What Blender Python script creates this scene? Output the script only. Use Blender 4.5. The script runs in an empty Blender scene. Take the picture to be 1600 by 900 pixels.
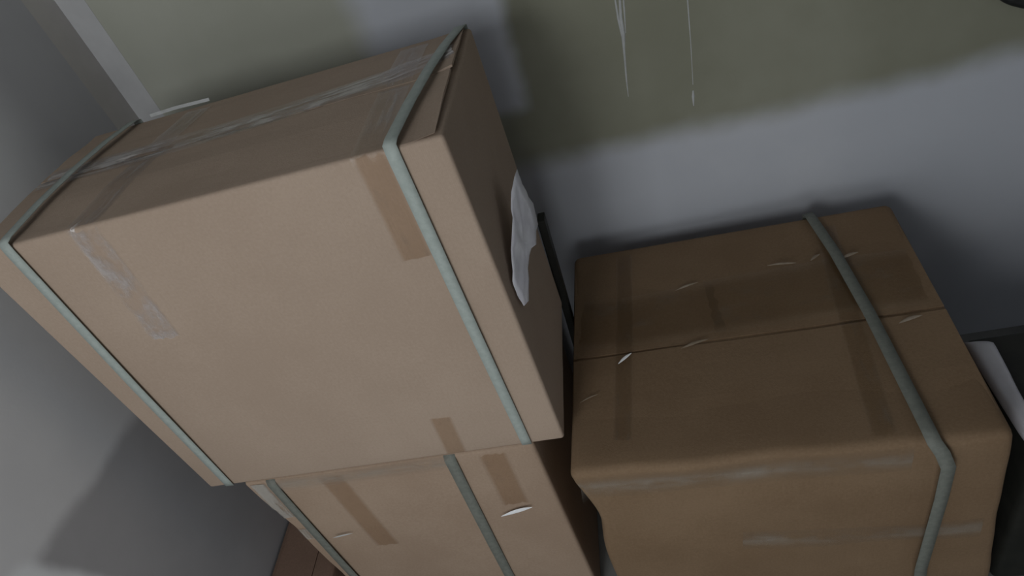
import bpy, bmesh, math, random
from mathutils import Vector, Matrix, noise

# ------------------------------------------------------------------ camera, world, lights, exposure
C = bpy.context.scene.collection
SC = bpy.context.scene
Z0 = 1.02                                   # height of the top carton's lid above (-) the reference plane of the stack

cam_d = bpy.data.cameras.new('camera'); cam_d.sensor_width = 36.0
cam_d.lens = 1025.392 * 36.0 / 1600.0; cam_d.clip_start = 0.02
cam = bpy.data.objects.new('camera', cam_d); C.objects.link(cam); SC.camera = cam
r0 = Vector((0.95761506, 0.04432094, -0.28462088))
r1 = Vector((-0.18593963, -0.65954604, -0.72830315))
r2 = Vector((-0.21999965, 0.75035637, -0.6233502))
M = Matrix((r0, -r1, -r2)).transposed().to_4x4()
M.translation = Vector((0.7767479, -0.57351986, 0.26683381 + Z0))
cam.matrix_world = M

world = bpy.data.worlds.new('world'); SC.world = world; world.use_nodes = True
bg = world.node_tree.nodes['Background']
bg.inputs[0].default_value = (0.80, 0.93, 1.0, 1); bg.inputs[1].default_value = 0.036

def area(name, loc, target, sx, sy, energy, color):
    d = bpy.data.lights.new(name, 'AREA'); d.shape = 'RECTANGLE'; d.size = sx; d.size_y = sy
    d.energy = energy; d.color = color
    o = bpy.data.objects.new(name, d); C.objects.link(o); o.location = loc
    o.rotation_euler = (Vector(target) - Vector(loc)).to_track_quat('-Z', 'Y').to_euler()
    return o
# daylight from the open doorway on the side the photographer stands
area('doorway_daylight', (0.56, -1.45, Z0 - 0.36), (0.52, 0.0, Z0 - 0.28), 0.66, 0.7, 4.3, (0.96, 0.99, 1.0))
# added fill light, unseen source high behind the camera, to the left
area('upper_fill', (0.18, -1.50, Z0 + 0.42), (0.20, 0.4, Z0 + 0.1), 0.40, 0.50, 7.6, (0.96, 0.99, 1.0))

vs = SC.view_settings
SC.display_settings.display_device = 'sRGB'
vs.view_transform = 'Standard'; vs.look = 'None'; vs.exposure = 0.0; vs.gamma = 1.0; vs.use_curve_mapping = False

# ------------------------------------------------------------------ node helpers
def new_mat(name):
    m = bpy.data.materials.new(name); m.use_nodes = True
    nt = m.node_tree; nt.nodes.clear()
    out = nt.nodes.new('ShaderNodeOutputMaterial')
    return m, nt, out
def N(nt, kind, **props):
    n = nt.nodes.new(kind)
    for k, v in props.items(): setattr(n, k, v)
    return n
def L(nt, a, b): nt.links.new(a, b)
def setin(nt, sock, v):
    if hasattr(v, 'is_output'): nt.links.new(v, sock)
    else: sock.default_value = v
def mth(nt, op, a, b=0.0, clamp=False):
    n = N(nt, 'ShaderNodeMath', operation=op); n.use_clamp = clamp
    setin(nt, n.inputs[0], a); setin(nt, n.inputs[1], b)
    return n.outputs[0]
def sstep(nt, x, a, b):
    """0 at a, 1 at b, smooth between (a may be above b)."""
    n = N(nt, 'ShaderNodeMapRange', interpolation_type='SMOOTHSTEP')
    setin(nt, n.inputs['Value'], x)
    if a <= b:
        n.inputs['From Min'].default_value = a; n.inputs['From Max'].default_value = b
        n.inputs['To Min'].default_value = 0; n.inputs['To Max'].default_value = 1
    else:
        n.inputs['From Min'].default_value = b; n.inputs['From Max'].default_value = a
        n.inputs['To Min'].default_value = 1; n.inputs['To Max'].default_value = 0
    return n.outputs[0]
def mix(nt, f, a, b):
    n = N(nt, 'ShaderNodeMix', data_type='RGBA')
    setin(nt, n.inputs['Factor'], f)
    for s, v in ((n.inputs[6], a), (n.inputs[7], b)):
        if hasattr(v, 'is_output'): nt.links.new(v, s)
        else: s.default_value = (*v, 1)
    return n.outputs[2]
def coords(nt):
    tc = N(nt, 'ShaderNodeTexCoord')
    sep = N(nt, 'ShaderNodeSeparateXYZ'); L(nt, tc.outputs['Object'], sep.inputs[0])
    return tc.outputs['Object'], sep.outputs[0], sep.outputs[1], sep.outputs[2]
def nz(nt, vec, scale, detail=3.0, rough=0.55, stretch=None):
    if stretch:
        mp = N(nt, 'ShaderNodeMapping'); mp.inputs['Scale'].default_value = stretch
        L(nt, vec, mp.inputs['Vector']); vec = mp.outputs[0]
    n = N(nt, 'ShaderNodeTexNoise'); n.inputs['Scale'].default_value = scale
    n.inputs['Detail'].default_value = detail; n.inputs['Roughness'].default_value = rough
    L(nt, vec, n.inputs['Vector'])
    return n.outputs['Fac']
def bump(nt, h, strength, dist):
    b = N(nt, 'ShaderNodeBump'); b.inputs['Strength'].default_value = strength
    b.inputs['Distance'].default_value = dist; L(nt, h, b.inputs['Height'])
    return b.outputs[0]
def principled(nt, out, color, rough=0.8, spec=0.3, normal=None):
    p = N(nt, 'ShaderNodeBsdfPrincipled')
    if hasattr(color, 'is_output'): L(nt, color, p.inputs['Base Color'])
    else: p.inputs['Base Color'].default_value = (*color, 1)
    setin(nt, p.inputs['Roughness'], rough)
    p.inputs['Specular IOR Level'].default_value = spec
    if normal is not None: L(nt, normal, p.inputs['Normal'])
    if out: L(nt, p.outputs[0], out.inputs[0])
    return p

def cardboard(name, base, dark, flute=(60, 60, 2)):
    m, nt, out = new_mat(name); v, x, y, z = coords(nt)
    big = nz(nt, v, 5.0, 3); fine = nz(nt, v, 260, 2, 0.6)
    fib = nz(nt, v, 9.0, 3, 0.6, flute)
    f = mth(nt, 'ADD', mth(nt, 'MULTIPLY', big, 0.55), mth(nt, 'MULTIPLY', fine, 0.35))
    c = mix(nt, sstep(nt, f, 0.30, 0.62), dark, base)
    h = mth(nt, 'ADD', mth(nt, 'MULTIPLY', fine, 0.4), fib)
    principled(nt, out, c, 0.78, 0.22, bump(nt, h, 0.25, 0.0012))
    return m
def plain(name, c1, c2, scale, rough, spec=0.3, b=0.15, d=0.001):
    m, nt, out = new_mat(name); v, x, y, z = coords(nt)
    n = nz(nt, v, scale, 4, 0.6)
    principled(nt, out, mix(nt, sstep(nt, n, 0.35, 0.65), c1, c2), rough, spec, bump(nt, n, b, d))
    return m
def clear_tape(name, tint, fog, lo, hi, amount, along=14.0, across=2.2, fade=0.25, rough=0.3, gloss=0.6):
    """clear packing tape: see-through film with milky streaks where it lost contact (u = metres along, v = 0..1 across)"""
    m, nt, out = new_mat(name); v, x, y, z = coords(nt)
    uv = N(nt, 'ShaderNodeUVMap'); uv.uv_map = 'UVMap'
    mp = N(nt, 'ShaderNodeMapping'); mp.inputs['Scale'].default_value = (along, across, 1); L(nt, uv.outputs[0], mp.inputs[0])
    sp = N(nt, 'ShaderNodeSeparateXYZ'); L(nt, uv.outputs[0], sp.inputs[0])
    s = nz(nt, mp.outputs[0], 1.0, 6, 0.68); s2 = nz(nt, v, 16.0, 3, 0.6)
    f = mth(nt, 'ADD', mth(nt, 'MULTIPLY', s, 0.62), mth(nt, 'MULTIPLY', s2, 0.38))
    f = sstep(nt, f, lo, hi)
    edge = mth(nt, 'ABSOLUTE', mth(nt, 'SUBTRACT', sp.outputs[1], 0.5))
    edge = sstep(nt, mth(nt, 'ADD', edge, mth(nt, 'MULTIPLY', mth(nt, 'SUBTRACT', s, 0.5), 0.5)), 0.5, 0.5 - max(fade, 0.001))
    f = mth(nt, 'MULTIPLY', mth(nt, 'MULTIPLY', f, edge), amount)
    film = N(nt, 'ShaderNodeBsdfTransparent'); L(nt, mix(nt, sstep(nt, mth(nt, 'ABSOLUTE', mth(nt, 'SUBTRACT', sp.outputs[1], 0.5)), 0.5, 0.32), (1, 1, 1), tint), film.inputs[0])
    milk = principled(nt, None, fog, rough, 0.5, bump(nt, s, 0.35, 0.002))
    mx = N(nt, 'ShaderNodeMixShader'); L(nt, f, mx.inputs[0])
    L(nt, film.outputs[0], mx.inputs[1]); L(nt, milk.outputs[0], mx.inputs[2])
    gl = N(nt, 'ShaderNodeBsdfGlossy'); gl.inputs['Roughness'].default_value = 0.25
    L(nt, bump(nt, s, 0.25, 0.002), gl.inputs['Normal'])
    mg = N(nt, 'ShaderNodeMixShader'); lw = N(nt, 'ShaderNodeLayerWeight')
    L(nt, mth(nt, 'ADD', mth(nt, 'MULTIPLY', mth(nt, 'POWER', lw.outputs['Facing'], 4.0), gloss), 0.03), mg.inputs[0])
    L(nt, mx.outputs[0], mg.inputs[1]); L(nt, gl.outputs[0], mg.inputs[2])
    L(nt, mg.outputs[0], out.inputs[0])
    return m

MAT = {}
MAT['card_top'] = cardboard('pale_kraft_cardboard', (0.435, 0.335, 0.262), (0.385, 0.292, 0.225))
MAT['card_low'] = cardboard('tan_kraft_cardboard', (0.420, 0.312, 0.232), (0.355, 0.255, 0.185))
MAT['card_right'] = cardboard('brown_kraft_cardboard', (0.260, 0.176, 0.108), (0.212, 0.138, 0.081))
MAT['card_thin'] = cardboard('reddish_kraft_cardboard', (0.270, 0.175, 0.130), (0.210, 0.135, 0.100))
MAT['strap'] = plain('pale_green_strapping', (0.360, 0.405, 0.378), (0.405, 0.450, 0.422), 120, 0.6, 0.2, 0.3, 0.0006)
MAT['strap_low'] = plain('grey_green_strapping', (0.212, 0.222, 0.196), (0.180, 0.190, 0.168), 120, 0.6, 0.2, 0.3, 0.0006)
MAT['tape_top'] = clear_tape('clear_seam_tape', (0.955, 0.94, 0.93), (0.62, 0.58, 0.56), 0.41, 0.60, 0.85, 9.0, 5.0, 0.22)
MAT['tape_cross'] = clear_tape('clear_cross_tape', (0.95, 0.93, 0.91), (0.52, 0.48, 0.46), 0.46, 0.66, 0.55, 10.0, 4.0, 0.2)
MAT['tape_front'] = clear_tape('milky_front_tape', (0.985, 0.975, 0.97), (0.60, 0.56, 0.55), 0.40, 0.62, 0.62, 26.0, 1.4, 0.12)
MAT['tape_brown'] = clear_tape('brown_film_tape', (0.905, 0.855, 0.80), (0.40, 0.32, 0.25), 0.52, 0.75, 0.30, 16.0, 2.0, 0.1)
MAT['tape_dark'] = clear_tape('dark_film_tape', (0.885, 0.86, 0.82), (0.34, 0.28, 0.22), 0.50, 0.72, 0.30, 12.0, 3.0, 0.15)
MAT['tape_dust_light'] = clear_tape('dusty_lit_edge_tape', (0.985, 0.98, 0.97), (0.50, 0.45, 0.385), 0.38, 0.64, 0.48, 7.0, 1.6, 0.48)
MAT['tape_pale'] = clear_tape('pale_crumpled_tape', (0.985, 0.98, 0.97), (0.52, 0.49, 0.44), 0.30, 0.52, 0.72, 18.0, 1.6, 0.22)
MAT['glint_dull'] = plain('dull_tape_glint', (0.215, 0.165, 0.115), (0.30, 0.245, 0.19), 60, 0.35, 0.5)  # faint highlights on the tape, painted as tan slivers
MAT['label'] = plain('torn_white_label', (0.80, 0.79, 0.86), (0.90, 0.90, 0.95), 28, 0.6, 0.3, 0.3, 0.002)
MAT['gloss'] = plain('bright_tape_glint', (0.95, 0.95, 0.95), (0.90, 0.90, 0.92), 30, 0.12, 0.8, 0.1, 0.001)  # near-white, paints the bright glints on the tape
MAT['sack'] = plain('pale_lilac_plastic', (0.50, 0.49, 0.53), (0.58, 0.57, 0.61), 14, 0.45, 0.4, 0.3, 0.004)
MAT['bin'] = plain('black_plastic', (0.020, 0.021, 0.018), (0.028, 0.028, 0.024), 30, 0.55, 0.3, 0.2, 0.001)
MAT['cable'] = plain('black_rubber', (0.018, 0.018, 0.018), (0.026, 0.026, 0.026), 60, 0.5, 0.3)
MAT['plaster'] = plain('white_plaster_drips', (0.46, 0.47, 0.47), (0.54, 0.55, 0.55), 60, 0.7, 0.3, 0.3, 0.001)
MAT['trim_white'] = plain('white_joint_compound', (0.520, 0.520, 0.528), (0.570, 0.570, 0.578), 12, 0.85, 0.2, 0.1, 0.001)
MAT['trim_taupe'] = plain('taupe_joint_compound', (0.500, 0.480, 0.465), (0.540, 0.520, 0.500), 12, 0.85, 0.2, 0.1, 0.001)
MAT['floor'] = plain('dusty_concrete', (0.17, 0.17, 0.165), (0.24, 0.24, 0.23), 6, 0.9, 0.2, 0.3, 0.002)

OLIVE_A = (0.262, 0.262, 0.200); OLIVE_B = (0.322, 0.322, 0.256)      # right of the butt joint, darkened to carry the light falloff
PALE_A = (0.415, 0.420, 0.355); PALE_B = (0.475, 0.480, 0.415)        # left of it, paler: the brighter light is put into the colour
def wall_back_material():
    m, nt, out = new_mat('green_board_with_compound'); v, x, y, z = coords(nt)
    zz = mth(nt, 'SUBTRACT', z, Z0)
    wob = mth(nt, 'MULTIPLY', mth(nt, 'SUBTRACT', nz(nt, v, 7.0, 3), 0.5), 0.05)
    xw = mth(nt, 'ADD', x, wob); zw = mth(nt, 'ADD', zz, wob)
    low = sstep(nt, zw, -0.3207, -0.3846)                                  # the pale lower sheet
    band = mth(nt, 'MULTIPLY', sstep(nt, xw, 0.349, 0.4129), sstep(nt, xw, 0.6312, 0.5939))
    band = mth(nt, 'MULTIPLY', band, sstep(nt, zw, -0.2462, -0.2142))       # compound over the butt joint
    far = mth(nt, 'MULTIPLY', sstep(nt, xw, 1.3924, 1.4403), sstep(nt, zw, -0.2834, -0.2302))
    cmp_ = mth(nt, 'MAXIMUM', mth(nt, 'MAXIMUM', low, band), far)
    mot = nz(nt, v, 3.2, 4, 0.55); fine = nz(nt, v, 180, 2, 0.6)
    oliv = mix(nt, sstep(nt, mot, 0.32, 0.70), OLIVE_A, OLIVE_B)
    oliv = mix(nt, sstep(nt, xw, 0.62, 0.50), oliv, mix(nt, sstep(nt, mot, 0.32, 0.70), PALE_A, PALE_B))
    gre = mix(nt, sstep(nt, mot, 0.35, 0.68), (0.540, 0.560, 0.610), (0.590, 0.606, 0.650))
    c = mix(nt, cmp_, oliv, gre)
    principled(nt, out, c, 0.85, 0.2, bump(nt, fine, 0.12, 0.0008))
    return m
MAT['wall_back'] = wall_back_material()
def wall_left_material():
    m, nt, out = new_mat('grey_board_with_patch'); v, x, y, z = coords(nt)
    zz = mth(nt, 'SUBTRACT', z, Z0)
    wob = mth(nt, 'MULTIPLY', mth(nt, 'SUBTRACT', nz(nt, v, 9.0, 3), 0.5), 0.03)
    zt = mth(nt, 'ADD', mth(nt, 'ADD', zz, wob), mth(nt, 'MULTIPLY', y, 0.08))
    yw = mth(nt, 'ADD', y, wob)
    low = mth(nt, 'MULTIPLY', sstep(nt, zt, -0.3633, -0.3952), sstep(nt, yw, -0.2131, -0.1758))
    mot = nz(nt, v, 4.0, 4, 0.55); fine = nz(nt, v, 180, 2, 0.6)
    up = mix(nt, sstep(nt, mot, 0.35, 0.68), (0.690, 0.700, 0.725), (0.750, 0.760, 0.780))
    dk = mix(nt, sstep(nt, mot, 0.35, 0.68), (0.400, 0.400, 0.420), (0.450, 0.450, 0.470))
    corner_mask = sstep(nt, yw, 0.1862, 0.3352)                                      # darker grey towards the corner
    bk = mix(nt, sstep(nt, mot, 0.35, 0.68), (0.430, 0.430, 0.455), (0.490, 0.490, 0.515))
    front = sstep(nt, mth(nt, 'ADD', yw, mth(nt, 'MULTIPLY', zz, 0.25)), -0.266, -0.290)   # whiter towards the front end
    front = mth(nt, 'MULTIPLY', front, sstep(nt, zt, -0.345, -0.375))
    c = mix(nt, low, mix(nt, corner_mask, up, bk), dk)
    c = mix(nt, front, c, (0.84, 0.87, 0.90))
    principled(nt, out, c, 0.85, 0.2, bump(nt, fine, 0.12, 0.0008))
    return m
MAT['wall_left'] = wall_left_material()

# ------------------------------------------------------------------ mesh helpers
def link(name, verts, faces, mat, parent=None, smooth=True):
    off = parent.matrix_world.translation if parent else Vector((0, 0, 0))
    p = parent
    off = Vector((0, 0, 0))
    while p is not None:
        off += Vector(p.location); p = p.parent
    me = bpy.data.meshes.new(name)
    me.from_pydata([tuple(Vector(q) - off) for q in verts], [], faces)
    bm = bmesh.new(); bm.from_mesh(me)
    bmesh.ops.recalc_face_normals(bm, faces=bm.faces); bm.to_mesh(me); bm.free()
    if smooth: me.shade_smooth()
    me.materials.append(MAT[mat])
    o = bpy.data.objects.new(name, me); C.objects.link(o)
    if parent: o.parent = parent
    return o
def thing(name, label, cat, loc, group=None):
    o = bpy.data.objects.new(name, None); C.objects.link(o); o.empty_display_size = 0.05
    o.location = loc; o['label'] = label; o['category'] = cat
    if group: o['group'] = group
    return o
def structure(name, x0, x1, y0, y1, z0, z1, mat):
    V = [(x, y, z) for z in (z0, z1) for y in (y0, y1) for x in (x0, x1)]
    F = [(0, 2, 3, 1), (4, 5, 7, 6), (0, 1, 5, 4), (2, 6, 7, 3), (0, 4, 6, 2), (1, 3, 7, 5)]
    o = link(name, V, F, mat, None, smooth=False); o['kind'] = 'structure'
    return o
def carton_body(name, corners, mat, parent, r=0.006, n=22, bulge=0.003, seed=0, crush=None):
    """closed, slightly bulged box with rounded edges; corners = 8 points, index = k*4+j*2+i"""
    c = [Vector(q) for q in corners]
    Lx = (c[1] - c[0]).length; Ly = (c[2] - c[0]).length; Lz = (c[4] - c[0]).length
    def cuts(Ln):
        inner = [r + (Ln - 2 * r) * k / n for k in range(n + 1)]
        return [0, r * 0.3, r * 0.62] + inner + [Ln - r * 0.62, Ln - r * 0.3, Ln]
    X, Y, Z = cuts(Lx), cuts(Ly), cuts(Lz); idx = {}; V = []; F = []
    def vert(i, j, k):
        if (i, j, k) in idx: return idx[(i, j, k)]
        p = Vector((X[i], Y[j], Z[k]))
        q = Vector((min(max(p.x, r), Lx - r), min(max(p.y, r), Ly - r), min(max(p.z, r), Lz - r)))
        d = p - q
        if d.length > 1e-9: p = q + d.normalized() * r
        u, v, w = p.x / Lx, p.y / Ly, p.z / Lz
        s = Vector((seed * 7.3, seed * 3.1, seed * 1.7))
        b = bulge * (noise.noise(Vector((u * 2.3, v * 2.3, w * 2.3)) + s))
        e = [math.sin(math.pi * min(1, max(0, t))) for t in (u, v, w)]
        if j in (0, len(Y) - 1): p.y += (-1 if j == 0 else 1) * (b + bulge * .4) * e[0] * e[2]
        if i in (0, len(X) - 1): p.x += (-1 if i == 0 else 1) * (b + bulge * .4) * e[1] * e[2]
        if k == len(Z) - 1: p.z += (b - bulge * .5) * e[0] * e[1]
        u, v, w = p.x / Lx, p.y / Ly, p.z / Lz
        P = Vector((0, 0, 0))
        for kk, fw in ((0, 1 - w), (1, w)):
            for jj, fv in ((0, 1 - v), (1, v)):
                for ii, fu in ((0, 1 - u), (1, u)):
                    P += c[kk * 4 + jj * 2 + ii] * (fu * fv * fw)
        if crush: P = crush(P, u, v, w)
        idx[(i, j, k)] = len(V); V.append(P); return idx[(i, j, k)]
    nx, ny, nz_ = len(X) - 1, len(Y) - 1, len(Z) - 1
    for j in range(ny):
        for i in range(nx):
            for k in (0, nz_):
                F.append((vert(i, j, k), vert(i + 1, j, k), vert(i + 1, j + 1, k), vert(i, j + 1, k)))
    for k in range(nz_):
        for i in range(nx):
            for j in (0, ny):
                F.append((vert(i, j, k), vert(i + 1, j, k), vert(i + 1, j, k + 1), vert(i, j, k + 1)))
        for j in range(ny):
            for i in (0, nx):
                F.append((vert(i, j, k), vert(i, j + 1, k), vert(i, j + 1, k + 1), vert(i, j, k + 1)))
    return link(name, V, F, mat, parent)
def lerp_path(pts, step):
    out = []
    for a, b in zip(pts[:-1], pts[1:]):
        a, b = Vector(a), Vector(b); k = max(1, int((b - a).length / step))
        out += [a.lerp(b, t / k) for t in range(k)]
    return out + [Vector(pts[-1])]
def surface(*objs):
    """one search tree over several finished parts, in world space"""
    from mathutils.bvhtree import BVHTree
    V = []; F = []
    for o in objs:
        off = Vector((0, 0, 0)); q = o
        while q is not None: off += Vector(q.location); q = q.parent
        k = len(V); V += [v.co + off for v in o.data.vertices]; F += [tuple(k + i for i in p.vertices) for p in o.data.polygons]
    return BVHTree.FromPolygons(V, F)
def ribbon(name, path, normals, width, thick, mat, parent, cols=3, wr=0.0, seed=0, ragged=0.0, on=None, gap=0.0006):
    """thin band along path; normals = outward direction at each point; wr = wrinkle height; on = surface it lies on"""
    path = [Vector(p) for p in path]; normals = [Vector(q).normalized() for q in normals]
    V = []; F = []; UV = []; n = len(path); m = cols + 1; dist = seed * 0.37
    for i in range(n):
        if i: dist += (path[i] - path[i - 1]).length
        a = path[max(0, i - 1)]; b = path[min(n - 1, i + 1)]
        side = (b - a).cross(normals[i]).normalized()
        for lay in ((0, 1) if thick > 0.0003 else (1,)):
            for c in range(m):
                t = c / cols - 0.5
                p = path[i] + side * (t * width)
                w = wr * noise.noise(p * 45 + Vector((seed, seed * 2.1, 0))) + wr * .8 * noise.noise(p * 110 + Vector((0, seed, 3)))
                if ragged and i in (0, n - 1):
                    tang = (b - a).normalized() * (-1 if i == 0 else 1)
                    p = p + tang * ragged * noise.noise(Vector((c * 1.7, seed * 5.1, i * .37)))
                base = p
                if on is not None:
                    hit = on.ray_cast(p + normals[i] * 0.03, -normals[i], 0.06)
                    if hit[0] is not None: base = hit[0] + normals[i] * gap
                V.append(base + normals[i] * (lay * thick + abs(w))); UV.append((dist, c / cols))
    if thick <= 0.0003:                                   # packing film: a single sheet
        F = [(i * m + c, (i + 1) * m + c, (i + 1) * m + c + 1, i * m + c + 1) for i in range(n - 1) for c in range(cols)]
    row = 2 * m
    for i in range(n - 1 if thick > 0.0003 else 0):
        A = i * row; B = A + row
        for c in range(cols):
            F.append((A + c, A + c + 1, B + c + 1, B + c))
            F.append((A + m + c, B + m + c, B + m + c + 1, A + m + c + 1))
        F.append((A, B, B + m, A + m)); F.append((A + cols, A + m + cols, B + m + cols, B + cols))
    for A in ((0, (n - 1) * row) if thick > 0.0003 else ()):
        for c in range(cols): F.append((A + c, A + c + 1, A + m + c + 1, A + m + c))
    o = link(name, V, F, mat, parent)
    ul = o.data.uv_layers.new(name='UVMap')
    for lp in o.data.loops: ul.data[lp.index].uv = UV[lp.vertex_index]
    return o
def densify(key, step=0.015):
    """key = [(point, normal)...] -> path, normals with linear blending"""
    P = []; Q = []
    for (a, na), (b, nb) in zip(key[:-1], key[1:]):
        a, b, na, nb = Vector(a), Vector(b), Vector(na), Vector(nb)
        k = max(1, int((b - a).length / step))
        for t in range(k): P.append(a.lerp(b, t / k)); Q.append(na.lerp(nb, t / k))
    P.append(Vector(key[-1][0])); Q.append(Vector(key[-1][1]))
    return P, Q
def sheet(name, outline, nrm, thick, mat, parent):
    """flat irregular scrap: outline polygon extruded by thick along nrm"""
    n = len(outline); nrm = Vector(nrm).normalized()
    V = [Vector(p) for p in outline] + [Vector(p) + nrm * thick for p in outline]
    F = [tuple(range(n)), tuple(range(n, 2 * n))] + [(i, (i + 1) % n, n + (i + 1) % n, n + i) for i in range(n)]
    return link(name, V, F, mat, parent, smooth=False)
def flap(name, P00, P10, P01, P11, lift, th, mat, parent, seed=0, fold=0.03):
    """lid flap: hinge edge P00-P10 (flush), free edge P01-P11 (raised by th + lift)"""
    nx, ny = 24, 10; V = []; F = []
    P00, P10, P01, P11 = map(Vector, (P00, P10, P01, P11))
    for lay in (0, 1):
        for j in range(ny + 1):
            v = j / ny
            for i in range(nx + 1):
                u = i / nx
                p = P00.lerp(P10, u).lerp(P01.lerp(P11, u), v)
                h = min(1.0, v / fold) * th if fold else th
                wav = 0.0012 * noise.noise(Vector((u * 5, v * 3, seed))) * min(1, v * 4)
                p.z += (h if lay else 0.0002) + lift(u, v) + wav
                V.append(p)
    m = (nx + 1) * (ny + 1)
    for j in range(ny):
        for i in range(nx):
            a = j * (nx + 1) + i; q = (a, a + 1, a + nx + 2, a + nx + 1)
            F.append(q); F.append(tuple(m + k for k in reversed(q)))
    for i in range(nx):
        for base in (0, ny * (nx + 1)): F.append((base + i, base + i + 1, m + base + i + 1, m + base + i))
    for j in range(ny):
        for base in (0, nx):
            a = base + j * (nx + 1); b = a + nx + 1; F.append((a, b, m + b, m + a))
    o = link(name, V, F, mat, parent, smooth=False)
    return o
NF, NT, NB, ND, NR = Vector((0, -1, 0)), Vector((0, 0, 1)), Vector((0, 1, 0)), Vector((0, 0, -1)), Vector((1, 0, 0))

# ------------------------------------------------------------------ room
YW = 0.512; XW = -0.0928
structure('floor', XW - 0.1, 3.0, -3.0, YW + 0.1, -0.08, 0.0, 'floor')
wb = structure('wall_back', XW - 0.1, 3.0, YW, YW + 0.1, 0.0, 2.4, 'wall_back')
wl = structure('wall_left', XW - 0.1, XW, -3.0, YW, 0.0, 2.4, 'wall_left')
structure('wall_right', 2.0, 2.1, -3.0, YW, 0.0, 2.4, 'wall_left')
structure('ceiling', XW - 0.1, 2.1, -3.0, YW + 0.1, 2.4, 2.5, 'trim_white')
# corner joint: filled and smoothed on both sides of the corner
def slab(name, x0, x1, y0, y1, z0, z1, mat, parent):
    V = [(x, y, z) for z in (z0, z1) for y in (y0, y1) for x in (x0, x1)]
    F = [(0, 2, 3, 1), (4, 5, 7, 6), (0, 1, 5, 4), (2, 6, 7, 3), (0, 4, 6, 2), (1, 3, 7, 5)]
    return link(name, V, F, mat, parent, smooth=False)
cs = slab('corner_strip', XW, -0.0417, YW - 0.0006, YW, 0.0, 2.4, 'trim_white', wb); cs['label'] = 'white filled corner strip on the back wall'
def wedge(name, y0, y1, th, z0, z1, mat, parent):
    V = [(XW + 1e-5, y0, z0), (XW, y1, z0), (XW + th, y1, z0), (XW + 1e-5, y0, z1), (XW, y1, z1), (XW + th, y1, z1)]
    return link(name, V, [(0, 1, 2), (3, 5, 4), (0, 2, 5, 3), (1, 4, 5, 2), (0, 3, 4, 1)], mat, parent, smooth=False)
cs = wedge('corner_strip', YW - 0.062, YW - 0.0006, 0.002, 0.0, 2.4, 'trim_taupe', wl); cs['label'] = 'taupe filled corner strip on the left wall'
# low swelling of compound over the butt joint behind the top carton
def compound_band(x0, x1, zlow, zhigh):
    V = []; F = []; nx, nzz = 14, 16
    for k in range(nzz + 1):
        for i in range(nx + 1):
            u, w = i / nx, k / nzz
            h = 0.0025 * math.sin(math.pi * u) ** 0.5 * min(1, w * 8)
            V.append((x0 + (x1 - x0) * u, YW - 0.0004 - h, zlow + (zhigh - zlow) * w))
    for k in range(nzz):
        for i in range(nx):
            a = k * (nx + 1) + i; F.append((a, a + 1, a + nx + 2, a + nx + 1))
    return link('plaster_band', V, F, 'wall_back', wb)
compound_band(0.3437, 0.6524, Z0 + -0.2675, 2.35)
# drips of plaster that ran down the green board
def drip(pts, radii):
    V = []; F = []; m = 6
    for (x, z), r in zip(pts, radii):
        for k in range(m + 1):
            a = math.pi * k / m
            V.append((x + r * math.cos(a), YW - 0.0002 - 0.6 * r * math.sin(a), z + Z0))
    for i in range(len(pts) - 1):
        for k in range(m):
            a = i * (m + 1) + k; F.append((a, a + 1, a + m + 2, a + m + 1))
    o = link('plaster_drip', V, F, 'plaster', wb); return o
drip([(0.8015, 0.004), (0.7983, -0.0811), (0.793, -0.1237), (0.7919, -0.1503), (0.7887, -0.177), (0.7834, -0.2302), (0.7813, -0.26)], [.0012, .0016, .0026, .0034, .002, .0013, .0006])
drip([(0.7898, 0.004), (0.7898, -0.0811), (0.7887, -0.1237), (0.7887, -0.1535)], [.0008, .0012, .0018, .0006])
drip([(0.8079, 0.004), (0.8047, -0.0705), (0.8004, -0.1131), (0.7962, -0.1503)], [.0007, .001, .0014, .0005])
drip([(0.8995, 0.004), (0.8984, -0.1237), (0.8952, -0.1983), (0.8909, -0.2675)], [.0008, .0012, .0007, .0006])
drip([(0.8899, -0.2781), (0.8888, -0.2888), (0.8877, -0.3069)], [.0012, .0024, .0008])

# ------------------------------------------------------------------ lower carton of the stack
def box8(x0, x1, y0, y1, z0, z1):
    return [(x, y, z) for z in (z0, z1) for y in (y0, y1) for x in (x0, x1)]
zt = Z0 - 0.509
low = thing('carton', 'strapped tan cardboard carton that carries the largest carton at the bottom edge of the picture', 'carton', (0.31, 0.20, 0))
def low_crush(P, u, v, w):
    k = max(0, 1 - u / 0.12) * max(0, 1 - v / 0.2)
    z = w
    P = P.copy()
    P.x += 0.007 * k * math.exp(-((z - 0.72) / 0.10) ** 2) + 0.004 * k * noise.noise(Vector((z * 14, 0, 0)))
    P.x += 0.028 * max(0, (1 - w)) * max(0, 1 - u) - 0.004
    return P
ob = carton_body('body', box8(0.064, 0.556, 0.0, 0.40, 0.0, zt), 'card_low', low, r=0.007, bulge=0.004, seed=3, crush=low_crush)
SURF = surface(ob)
def low_strap(xa, xb, w=0.020):
    yo = -0.0022; m = 'strap_low'
    key = [((xb, yo, 0.02), NF), (((xa * .5 + xb * .5), yo - .002, zt * .5), NF), ((xa, yo, zt - 0.010), NF),
           ((xa, yo + .004, zt - 0.0025), NF + NT), ((xa, 0.010, zt - 0.0012), NT), ((xa, 0.39, zt - 0.0012), NT),
           ((xa, 0.4035, zt - .008), NB), ((xb, 0.4035, 0.02), NB)]
    P, Q = densify(key, 0.02)
    ribbon('strap', P, Q, w, 0.0009, m, low, cols=2)
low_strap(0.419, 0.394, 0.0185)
low_strap(0.110, 0.100, 0.0165)
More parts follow.
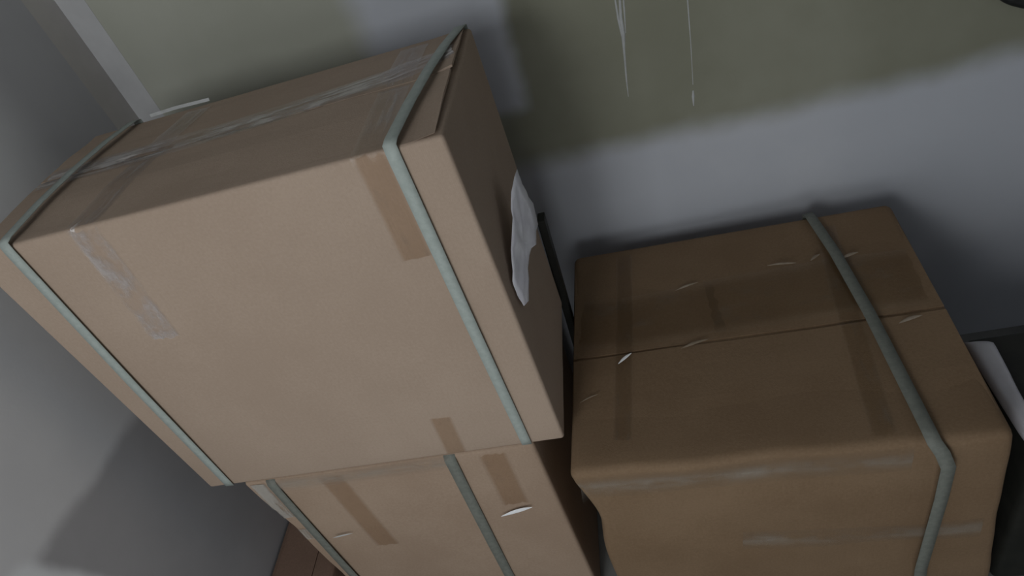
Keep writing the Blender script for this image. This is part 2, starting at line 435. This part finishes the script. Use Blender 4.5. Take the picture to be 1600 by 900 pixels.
def front_tape(name, parent, x0, x1, ztop, zbot, mat, y=-0.0012, lean=0.0, over=0.0, wr=0.0006, seed=0, ragged=.006):
    key = []
    xc = (x0 + x1) / 2
    if over > 0:
        key += [((xc, over, ztop + 0.0008), NT), ((xc, 0.008, ztop + 0.0008), NT), ((xc, y + .001, ztop - 0.001), NT + NF)]
    key += [((xc, y, ztop - 0.008), NF), ((xc + lean, y, zbot), NF)]
    P, Q = densify(key, 0.008)
    return ribbon(name, P, Q, x1 - x0, 0.0002, mat, parent, cols=8, wr=wr, seed=seed, ragged=ragged, on=SURF)
front_tape('tape', low, 0.190, 0.236, zt - .004, zt - 0.235, 'tape_brown', y=-0.0035, lean=0.004, seed=2)
front_tape('tape', low, 0.462, 0.508, zt - .004, zt - 0.150, 'tape_brown', y=-0.0035, lean=-0.003, seed=4)
# dusty tape along the top front edge
P, Q = densify([((0.10, -0.0032, zt - .014), NF), ((0.25, -0.0036, zt - .015), NF), ((0.42, -0.0032, zt - .014), NF)], 0.01)
ribbon('edge_tape', P, Q, 0.034, 0.0002, 'tape_dust_light', low, cols=6, wr=.0006, seed=9, on=SURF, gap=.0022)
# crumpled pale tape over the bashed front left corner
P, Q = densify([((0.084, -0.004, zt - .006), NF), ((0.083, -0.0045, zt - .06), NF), ((0.086, -0.0045, zt - .11), NF)], 0.006)
ct = ribbon('corner_tape', P, Q, 0.030, 0.0002, 'tape_pale', low, cols=8, wr=.0014, seed=12, on=SURF, gap=.0012); ct['label'] = 'crumpled pale tape on the bashed corner'
P, Q = densify([((0.090, -0.004, zt - .150), NF), ((0.089, -0.0045, zt - .185), NF)], 0.006)
ribbon('corner_tape', P, Q, 0.024, 0.0002, 'tape_pale', low, cols=8, wr=.0014, seed=14, on=SURF, gap=.0012)
def sliver(parent, a, b, mid, w, nrm, mat='gloss'):
    """a small raised sliver that paints a glint on the tape"""
    a, b, mid, nrm = Vector(a), Vector(b), Vector(mid), Vector(nrm).normalized()
    V = []; F = []; n = 8; ax = (b - a).normalized(); up = nrm.cross(ax)
    for i in range(n + 1):
        t = i / n; p = a.lerp(b, t) + (mid - a.lerp(b, .5)) * math.sin(math.pi * t)
        hw = w * math.sin(math.pi * (0.04 + .92 * t)) * .5
        for s, h in ((-1, 0.0), (0, .55), (1, 0.0)):
            V.append(p + up * (s * hw) + nrm * (h * hw + 0.0008))
    for i in range(n):
        for c in range(2):
            a0 = i * 3 + c; F.append((a0, a0 + 1, a0 + 4, a0 + 3))
    return link('tape_glint', V, F, mat, parent)
sliver(low, (0.449, -0.0055, Z0 - .685), (0.507, -0.0055, Z0 - .668), (0.480, -.0055, Z0 - .674), 0.007, (0, -1, 0.35))
sliver(low, (0.134, -0.0055, Z0 - .692), (0.176, -0.0055, Z0 - .684), (0.152, -.0055, Z0 - .688), 0.003, (0, -1, 0.2), 'plaster')

# ------------------------------------------------------------------ top carton
XL, XR, YF, YB = 0.0, 0.600, 0.0, 0.292
top = thing('carton', 'largest pale cardboard carton on top with two pale green straps and torn white label', 'carton', (0.30, 0.146, zt))
ob = carton_body('body', box8(XL, XR, YF, YB, zt + 0.0012, Z0 - 0.0035), 'card_top', top, r=0.005, bulge=0.0025, seed=1)
zl = Z0 - 0.0035
ys = 0.150
def lift_front(u, v): return 0.004 * max(0, (u - 0.93) / 0.07) ** 2 + 0.0006 * math.sin(u * 9) * v
def lift_back(u, v): return 0.006 * max(0, (u - 0.93) / 0.07) ** 2 + 0.0008 * math.sin(u * 7 + 1) * v
f1 = flap('flap', (XL + .004, YF + .003, zl - .0008), (XR - .008, YF + .003, zl - .0008), (XL + .004, ys - .0015, zl), (XR - .008, ys - .0015, zl), lift_front, 0.0032, 'card_top', top, 1, fold=0.6)
f2 = flap('flap', (XL + .004, YB - .003, zl - .0008), (XR - .006, YB - .003, zl - .0008), (XL + .004, ys + .0015, zl), (XR - .006, ys + .0015, zl), lift_back, 0.0032, 'card_top', top, 2, fold=0.6)
zf = Z0 + 0.0008
SURF = surface(ob, f1, f2)
# clear tape along the lid seam
P, Q = densify([((0.012, ys, zf), NT), ((0.15, ys + .004, zf + .0006), NT), ((0.34, ys + .012, zf + .0006), NT), ((0.50, ys + .03, zf + .001), NT), ((0.588, ys + .052, zf + .003), NT)], 0.008)
ribbon('seam_tape', P, Q, 0.050, 0.0002, 'tape_top', top, cols=10, wr=0.0014, seed=5, ragged=.006, on=SURF, gap=.0012)
# cross tapes that come over the front edge
def cross(xback, xfront, w, zbot, lean, mtop, mfront, seed):
    P, Q = densify([((xback, YB - .02, zf + .0008), NT), ((xfront, 0.010, zf + .0008), NT), ((xfront, 0.0, zf - .0005), NT + NF)], 0.008)
    ribbon('cross_tape', P, Q, w, 0.0002, mtop, top, cols=8, wr=.0008, seed=seed, on=SURF, gap=.0007)
    P, Q = densify([((xfront, -0.0012, Z0 - .004), NF), ((xfront + lean, -0.0022, zbot), NF)], 0.006)
    ribbon('tape_end', P, Q, w, 0.0002, mfront, top, cols=8, wr=.0012 if mfront == 'tape_front' else .0004, seed=seed + 1, ragged=.006, on=SURF)
cross(0.195, 0.166, 0.042, Z0 - 0.180, -0.013, 'tape_cross', 'tape_front', 21)
cross(0.525, 0.520, 0.040, Z0 - 0.140, -0.002, 'tape_cross', 'tape_brown', 31)
P, Q = densify([((0.440, -0.0022, zt + .090), NF), ((0.434, -0.0018, zt + .004), NF)], 0.006)
ribbon('tape_end', P, Q, 0.034, 0.0002, 'tape_brown', top, cols=6, wr=.0004, seed=44, on=SURF)
# loose film edge standing up behind the lid
P, Q = densify([((0.105, YB - .001, Z0 + .002), Vector((0, -1, .2))), ((0.150, YB - .001, Z0 + .0030), Vector((0, -1, .2))), ((0.205, YB - .001, Z0 + .0012), Vector((0, -1, .2)))], 0.008)
ribbon('loose_tape_edge', P, Q, 0.0045, 0.0003, 'plaster', top, cols=3, wr=.001, seed=50)
def top_strap(xf_top, xf_bot, xt_back, hump, w=0.0148):
    key = [((xf_bot, -0.0022, zt + 0.004), NF), (((xf_top + xf_bot) / 2, -0.0045, (zt + Z0) / 2), NF), ((xf_top, -0.0024, Z0 - 0.012), NF),
           ((xf_top, -0.0012, Z0 + .0005), NF * .7 + NT * .7), ((xf_top + .001, 0.008, Z0 + 0.0028), NT)]
    for t in (0.25, 0.5, 0.75):
        key.append(((xf_top + (xt_back - xf_top) * t, YB * t, Z0 + 0.0035 + hump * math.sin(math.pi * t)), NT))
    key += [((xt_back, YB - .008, Z0 + 0.0028), NT), ((xt_back, YB + .0012, Z0 + .0005), NB * .7 + NT * .7), ((xt_back, YB + .0024, Z0 - .012), NB),
            ((xt_back, YB + .003, (zt + Z0) / 2), NB), ((xt_back, YB + .0022, zt + .004), NB)]
    P, Q = densify(key, 0.012)
    return ribbon('strap', P, Q, w, 0.0008, 'strap', top, cols=2)
top_strap(0.0615, 0.040, 0.078, 0.0050)
top_strap(0.5450, 0.5440, 0.588, 0.0050)
# torn shipping label on the right-hand side
# half peeled: its edge by the front corner still sticks, the rest stands off the board
lab = [(0.6277, 0.1321, Z0 - 0.1331), (0.6197, 0.0999, Z0 - 0.1431), (0.6154, 0.0827, Z0 - 0.1685), (0.6078, 0.0525, Z0 - 0.1932), (0.6014, 0.0268, Z0 - 0.2215), (0.6016, 0.0274, Z0 - 0.2457), (0.6026, 0.0314, Z0 - 0.2675), (0.6067, 0.0478, Z0 - 0.275), (0.6139, 0.0766, Z0 - 0.2465), (0.6197, 0.1001, Z0 - 0.2324), (0.624, 0.1172, Z0 - 0.2407), (0.6297, 0.1399, Z0 - 0.2247), (0.6309, 0.1447, Z0 - 0.1945), (0.6283, 0.1342, Z0 - 0.1566)]
def loose_paper(name, outline, nrm, mat, parent, seed):
    nrm = Vector(nrm).normalized(); pts = []
    for a, b in zip(outline, outline[1:] + outline[:1]):
        a, b = Vector(a), Vector(b); pts += [a.lerp(b, t / 3) + Vector((0, 0, .0012 * noise.noise(a * 90 + Vector((t, 0, seed))))) for t in range(3)]
    ctr = sum(pts, Vector()) / len(pts); rings = 5; V = []; F = []; n = len(pts)
    for lay in (0, 1):
        V.append(ctr + nrm * (0.0025 + lay * .0005))
        for r in range(1, rings + 1):
            for q in pts:
                p = ctr.lerp(q, r / rings)
                V.append(p + nrm * (0.0025 + lay * .0005 + 0.0028 * noise.noise(p * 60 + Vector((seed, 0, 0)))))
    m = 1 + rings * n
    for lay in (0, 1):
        o = lay * m
        for k in range(n):
            F.append((o, o + 1 + k, o + 1 + (k + 1) % n))
            for r in range(rings - 1):
                a = o + 1 + r * n; F.append((a + k, a + (k + 1) % n, a + n + (k + 1) % n, a + n + k))
    a = 1 + (rings - 1) * n
    for k in range(n): F.append((a + k, a + (k + 1) % n, m + a + (k + 1) % n, m + a + k))
    return link(name, V, F, mat, parent)
lo = loose_paper('label', lab, (1, -.25, 0), 'label', top, 3); lo['label'] = 'torn white paper label, half peeled off'

# ------------------------------------------------------------------ carton on the right
zr = Z0 + -0.535
right = thing('carton', 'dark brown cardboard carton with one strap standing on the right beside the stack', 'carton', (0.88, 0.15, 0))
rc = [(0.6085, -0.0453, 0.0), (1.1955, -0.0644, 0.0), (0.6225, 0.4547, 0.0), (1.2093, 0.4272, 0.0), (0.6000, -0.0432, zr), (1.1563, -0.0644, zr), (0.6180, 0.4516, zr), (1.1902, 0.4272, zr)]
def right_crush(P, u, v, w):
    P = P.copy()
    k = max(0, 1 - u / 0.12) * max(0, 1 - v / 0.25)
    d = (1 - w) * zr
    P.x += k * (0.016 * math.exp(-((d - 0.13) / 0.07) ** 2) - 0.004 * math.exp(-((d - 0.02) / 0.02) ** 2))
    P.x += 0.002 * math.sin(w * 9) * max(0, u - .9) * 5 * (1 - v)
    P.y += 0.004 * noise.noise(Vector((u * 5, w * 6, 2.0))) * max(0, 1 - v * 6)
    return P
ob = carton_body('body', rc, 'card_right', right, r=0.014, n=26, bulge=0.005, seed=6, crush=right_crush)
def rp(u, v, dz=0.0):
    a = Vector(rc[4]).lerp(Vector(rc[5]), u); b = Vector(rc[6]).lerp(Vector(rc[7]), u)
    p = a.lerp(b, v); p.z += dz; return p
def lf(u, v): return 0.0035 * math.sin(u * 8) ** 2 * v
vs1, vs2 = 0.430, 0.436
f1 = flap('flap', rp(.008, .02, -.0045), rp(.992, .02, -.0045), rp(.008, vs1, -.002), rp(.992, vs1 + .012, -.002), lambda u, v: 0.0012 * math.sin(u * 7 + .4) * v, 0.0035, 'card_right', right, 3, fold=.5)
f2 = flap('flap', rp(.008, .98, -.0045), rp(.992, .98, -.0045), rp(.008, vs2 + .006, -.002), rp(.992, vs2 + .022, -.002), lambda u, v: 0.0012 * math.sin(u * 7 + .4) * v - .0006 * v, 0.0035, 'card_right', right, 4, fold=.5)
SURF = surface(ob, f1, f2)
def top_tape(uv, w, mat, name='tape', h=0.0062, gap=.0006, wr=.0014, seed=0, cols=8):
    key = [(rp(u, v, h), NT) for u, v in uv]
    P, Q = densify(key, 0.008)
    return ribbon(name, P, Q, w, 0.0002, mat, right, cols=cols, wr=wr, seed=seed, ragged=.006, on=SURF, gap=gap)
top_tape([(.03, .60), (.18, .585), (.44, .60)], 0.122, 'tape_dark', 'seam_tape', seed=61, wr=.0010, cols=12)
top_tape([(.415, .60), (.75, .615), (.97, .60)], 0.130, 'tape_dark', 'seam_tape', seed=67, wr=.0010, cols=12, gap=.0012)
top_tape([(.175, .94), (.165, .60), (.14, .10)], 0.030, 'tape_dark', 'cross_tape', gap=.002, wr=.0006, seed=62)
top_tape([(.795, .92), (.765, .45), (.745, .03)], 0.034, 'tape_dark', 'cross_tape', gap=.002, wr=.0006, seed=63)
sl = lambda a, b, w, bend, mat='gloss', nrm=(0, -.5, 1): sliver(right, rp(*a, .0075), rp(*b, .0075), (rp(*a, .0075) + rp(*b, .0075)) / 2 + Vector((0, bend, 0)), w, nrm, mat)
sl((.140, .385), (.180, .425), .0048, .0015)
for a_, b_, w_ in (((.318, .415), (.395, .440), .006), ((.325, .690), (.395, .715), .005), ((.60, .745), (.68, .735), .005), ((.72, .735), (.75, .76), .007), ((.80, .72), (.85, .74), .007), ((.87, .40), (.93, .42), .007), ((.03, .245), (.08, .27), .003)):
    sl(a_, b_, w_ * .75, .002, 'glint_dull')
# strap over the lid, hanging slack down the front
key = [((1.0853, -0.0697, 0.02), NF), ((1.0747, -0.0761, zr * .35), NF), ((1.0832, -0.0718, zr - .12), NF), ((1.0811, -0.075, zr - .04), NF), ((1.0726, -0.0718, zr - 0.012), NF),
       (rp(.835, .0, .004) + Vector((0, -.004, 0)), NF * .6 + NT * .8), (rp(.832, .03, .008), NT), (rp(.812, .45, .011), NT), (rp(.79, .75, .0105), NT), (rp(.765, .97, .008), NT),
       (rp(.763, 1.0, .002) + Vector((0, .004, 0)), NB + NT), (rp(.763, 1.0, -.02) + Vector((0, .005, 0)), NB), (rp(.763, 1.0, -.45) + Vector((0, .008, 0)), NB)]
P, Q = densify(key, 0.014)
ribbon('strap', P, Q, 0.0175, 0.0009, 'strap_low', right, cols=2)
# hazy edge tape, painted paler for the light it catches, and a scuffed strip lower on the front
P, Q = densify([((0.6054, -0.0522, zr - .037), NF), ((0.7484, -0.0575, zr - .037), NF), ((0.9073, -0.0618, zr - .034), NF), ((1.0451, -0.066, zr - .034), NF)], 0.01)
ribbon('edge_tape', P, Q, 0.052, 0.0002, 'tape_dust_light', right, cols=8, wr=.0012, seed=71, on=SURF)
P, Q = densify([((0.8226, -0.0618, zr - .215), NF), ((0.9603, -0.0655, zr - .225), NF), ((1.151, -0.0702, zr - .225), NF)], 0.01)
ribbon('tape', P, Q, 0.048, 0.0002, 'tape_dust_light', right, cols=8, wr=.0010, seed=73, on=SURF)

# ------------------------------------------------------------------ narrow carton between the left wall and the stack
nar = thing('carton', 'narrow reddish brown carton slid in beside the left wall, its top at the bottom edge', 'carton', (0.01, 0.13, 0))
zn = Z0 - 0.838
carton_body('body', box8(XW + .006, 0.054, -0.12, 0.38, 0.0, zn - .003), 'card_thin', nar, r=0.005, n=12, bulge=0.0015, seed=8)
flap('flap', (XW + .008, -.116, zn - .0038), (XW + .008, .376, zn - .0038), (0.009, -.116, zn - .003), (0.009, .376, zn - .003), lambda u, v: 0, .003, 'card_thin', nar, 5, fold=.08)
flap('flap', (0.052, -.116, zn - .0038), (0.052, .376, zn - .0038), (0.0115, -.116, zn - .003), (0.0115, .376, zn - .003), lambda u, v: 0, .003, 'card_thin', nar, 6, fold=.08)

# ------------------------------------------------------------------ black strip added to stand for shade in the gap behind the stack
st_z = Z0 - 0.335
strip = carton_body('gap_shade_strip', [(x + (0.580 if z == 0 else 0.5995), y + .304, z) for z in (0.0, st_z) for y in (0, .026) for x in (0, .013)], 'bin', None, r=0.002, n=6, bulge=0.0004, seed=11)
strip['label'] = 'added black strip standing for shade in the gap between stack and right carton'; strip['category'] = 'gap_shade_strip'

# ------------------------------------------------------------------ black bin and the pale plastic on it, far right
bx0, bx1, by0, by1, bz = 1.2188, 1.56, -0.0294, 0.162, Z0 + -0.6251
bin_ = thing('bin', 'black plastic bin at the right edge behind the brown carton', 'bin', (1.36, 0.10, 0))
carton_body('body', box8(bx0, bx1, by0, by1, 0.0, bz - .02), 'bin', bin_, r=0.012, n=10, bulge=0.001, seed=2)
carton_body('lid', box8(bx0 - .006, bx1 + .006, by0 - .006, by1 + .006, bz - .0195, bz), 'bin', bin_, r=0.006, n=10, bulge=0.001, seed=4)
def pillow(name, pts, h, mat, label, cat):
    """soft folded sheet: outline quad pts, thickness h"""
    a, b, c, d = [Vector(p) for p in pts]; V = []; F = []; nu, nv = 14, 26
    base = min(p.z for p in (a, b, c, d)); ctr = (a + b + c + d) / 4
    root = Vector((ctr.x, ctr.y, base))
    for lay in (0, 1):
        for j in range(nv + 1):
            for i in range(nu + 1):
                u, v = i / nu, j / nv
                p = a.lerp(b, u).lerp(d.lerp(c, u), v)
                e = (1 - abs(2 * u - 1) ** 4) ** .5 * (1 - abs(2 * v - 1) ** 10) ** .5
                wv = 0.0025 * noise.noise(Vector((p.x * 60, p.y * 25, 4)))
                p.z += (h * .5 + (h * .5 + wv) * e) if lay else (h * .5 - h * .5 * e)
                V.append(p)
    m = (nu + 1) * (nv + 1)
    for j in range(nv):
        for i in range(nu):
            q = j * (nu + 1) + i; qq = (q, q + 1, q + nu + 2, q + nu + 1)
            F.append(qq); F.append(tuple(m + k for k in reversed(qq)))
    V = [p - root for p in V]
    o = link(name, V, F, mat); 
    bm = bmesh.new(); bm.from_mesh(o.data); bmesh.ops.remove_doubles(bm, verts=bm.verts, dist=1e-5); bmesh.ops.recalc_face_normals(bm, faces=bm.faces); bm.to_mesh(o.data); bm.free()
    o.location = root; o['label'] = label; o['category'] = cat
    return o
pillow('plastic_bag', [(1.1975, -0.0300, bz + .0005), (1.2160, -0.0300, bz + .0005), (1.2370, 0.1443, bz + .0005), (1.1990, 0.1528, bz + .0005)], 0.024,
       'sack', 'pale lilac grey folded plastic bag lying beside the brown carton at the right edge', 'bag')

# ------------------------------------------------------------------ black cable on the back wall, top right corner
def cable(pts, r, label):
    key = [Vector(p) for p in pts]; P = []
    for i in range(len(key) - 1):
        p0, p1, p2, p3 = key[max(0, i - 1)], key[i], key[i + 1], key[min(len(key) - 1, i + 2)]
        for s in range(8):
            t = s / 8
            P.append(.5 * ((2 * p1) + (p2 - p0) * t + (2 * p0 - 5 * p1 + 4 * p2 - p3) * t * t + (3 * p1 - p0 - 3 * p2 + p3) * t ** 3))
    P.append(key[-1]); V = []; F = []; m = 10; o0 = Vector(pts[0])
    for i, p in enumerate(P):
        t = (P[min(len(P) - 1, i + 1)] - P[max(0, i - 1)]).normalized(); s = t.cross(Vector((0, 1, 0))).normalized(); q = s.cross(t)
        for k in range(m):
            a = 2 * math.pi * k / m; V.append(p + s * (r * math.cos(a)) + q * (r * math.sin(a)) - o0)
    for i in range(len(P) - 1):
        for k in range(m): F.append((i * m + k, i * m + (k + 1) % m, (i + 1) * m + (k + 1) % m, (i + 1) * m + k))
    F.append(tuple(range(m))); F.append(tuple(range((len(P) - 1) * m, len(P) * m)))
    o = link('cable', V, F, 'cable'); o.location = o0; o['label'] = label; o['category'] = 'cable'
    return o
yc = YW - 0.0066
cable([(1.1848, yc, Z0 + 0.0892), (1.2806, yc, Z0 - 0.1237), (1.3392, yc, Z0 - 0.2249), (1.3818, yc, Z0 - 0.2643), (1.4403, yc, Z0 - 0.2781), (1.5468, yc, Z0 - 0.2515), (1.6746, yc, Z0 - 0.1237)], 0.006,
      'black cable looping across the back wall in the top right corner')
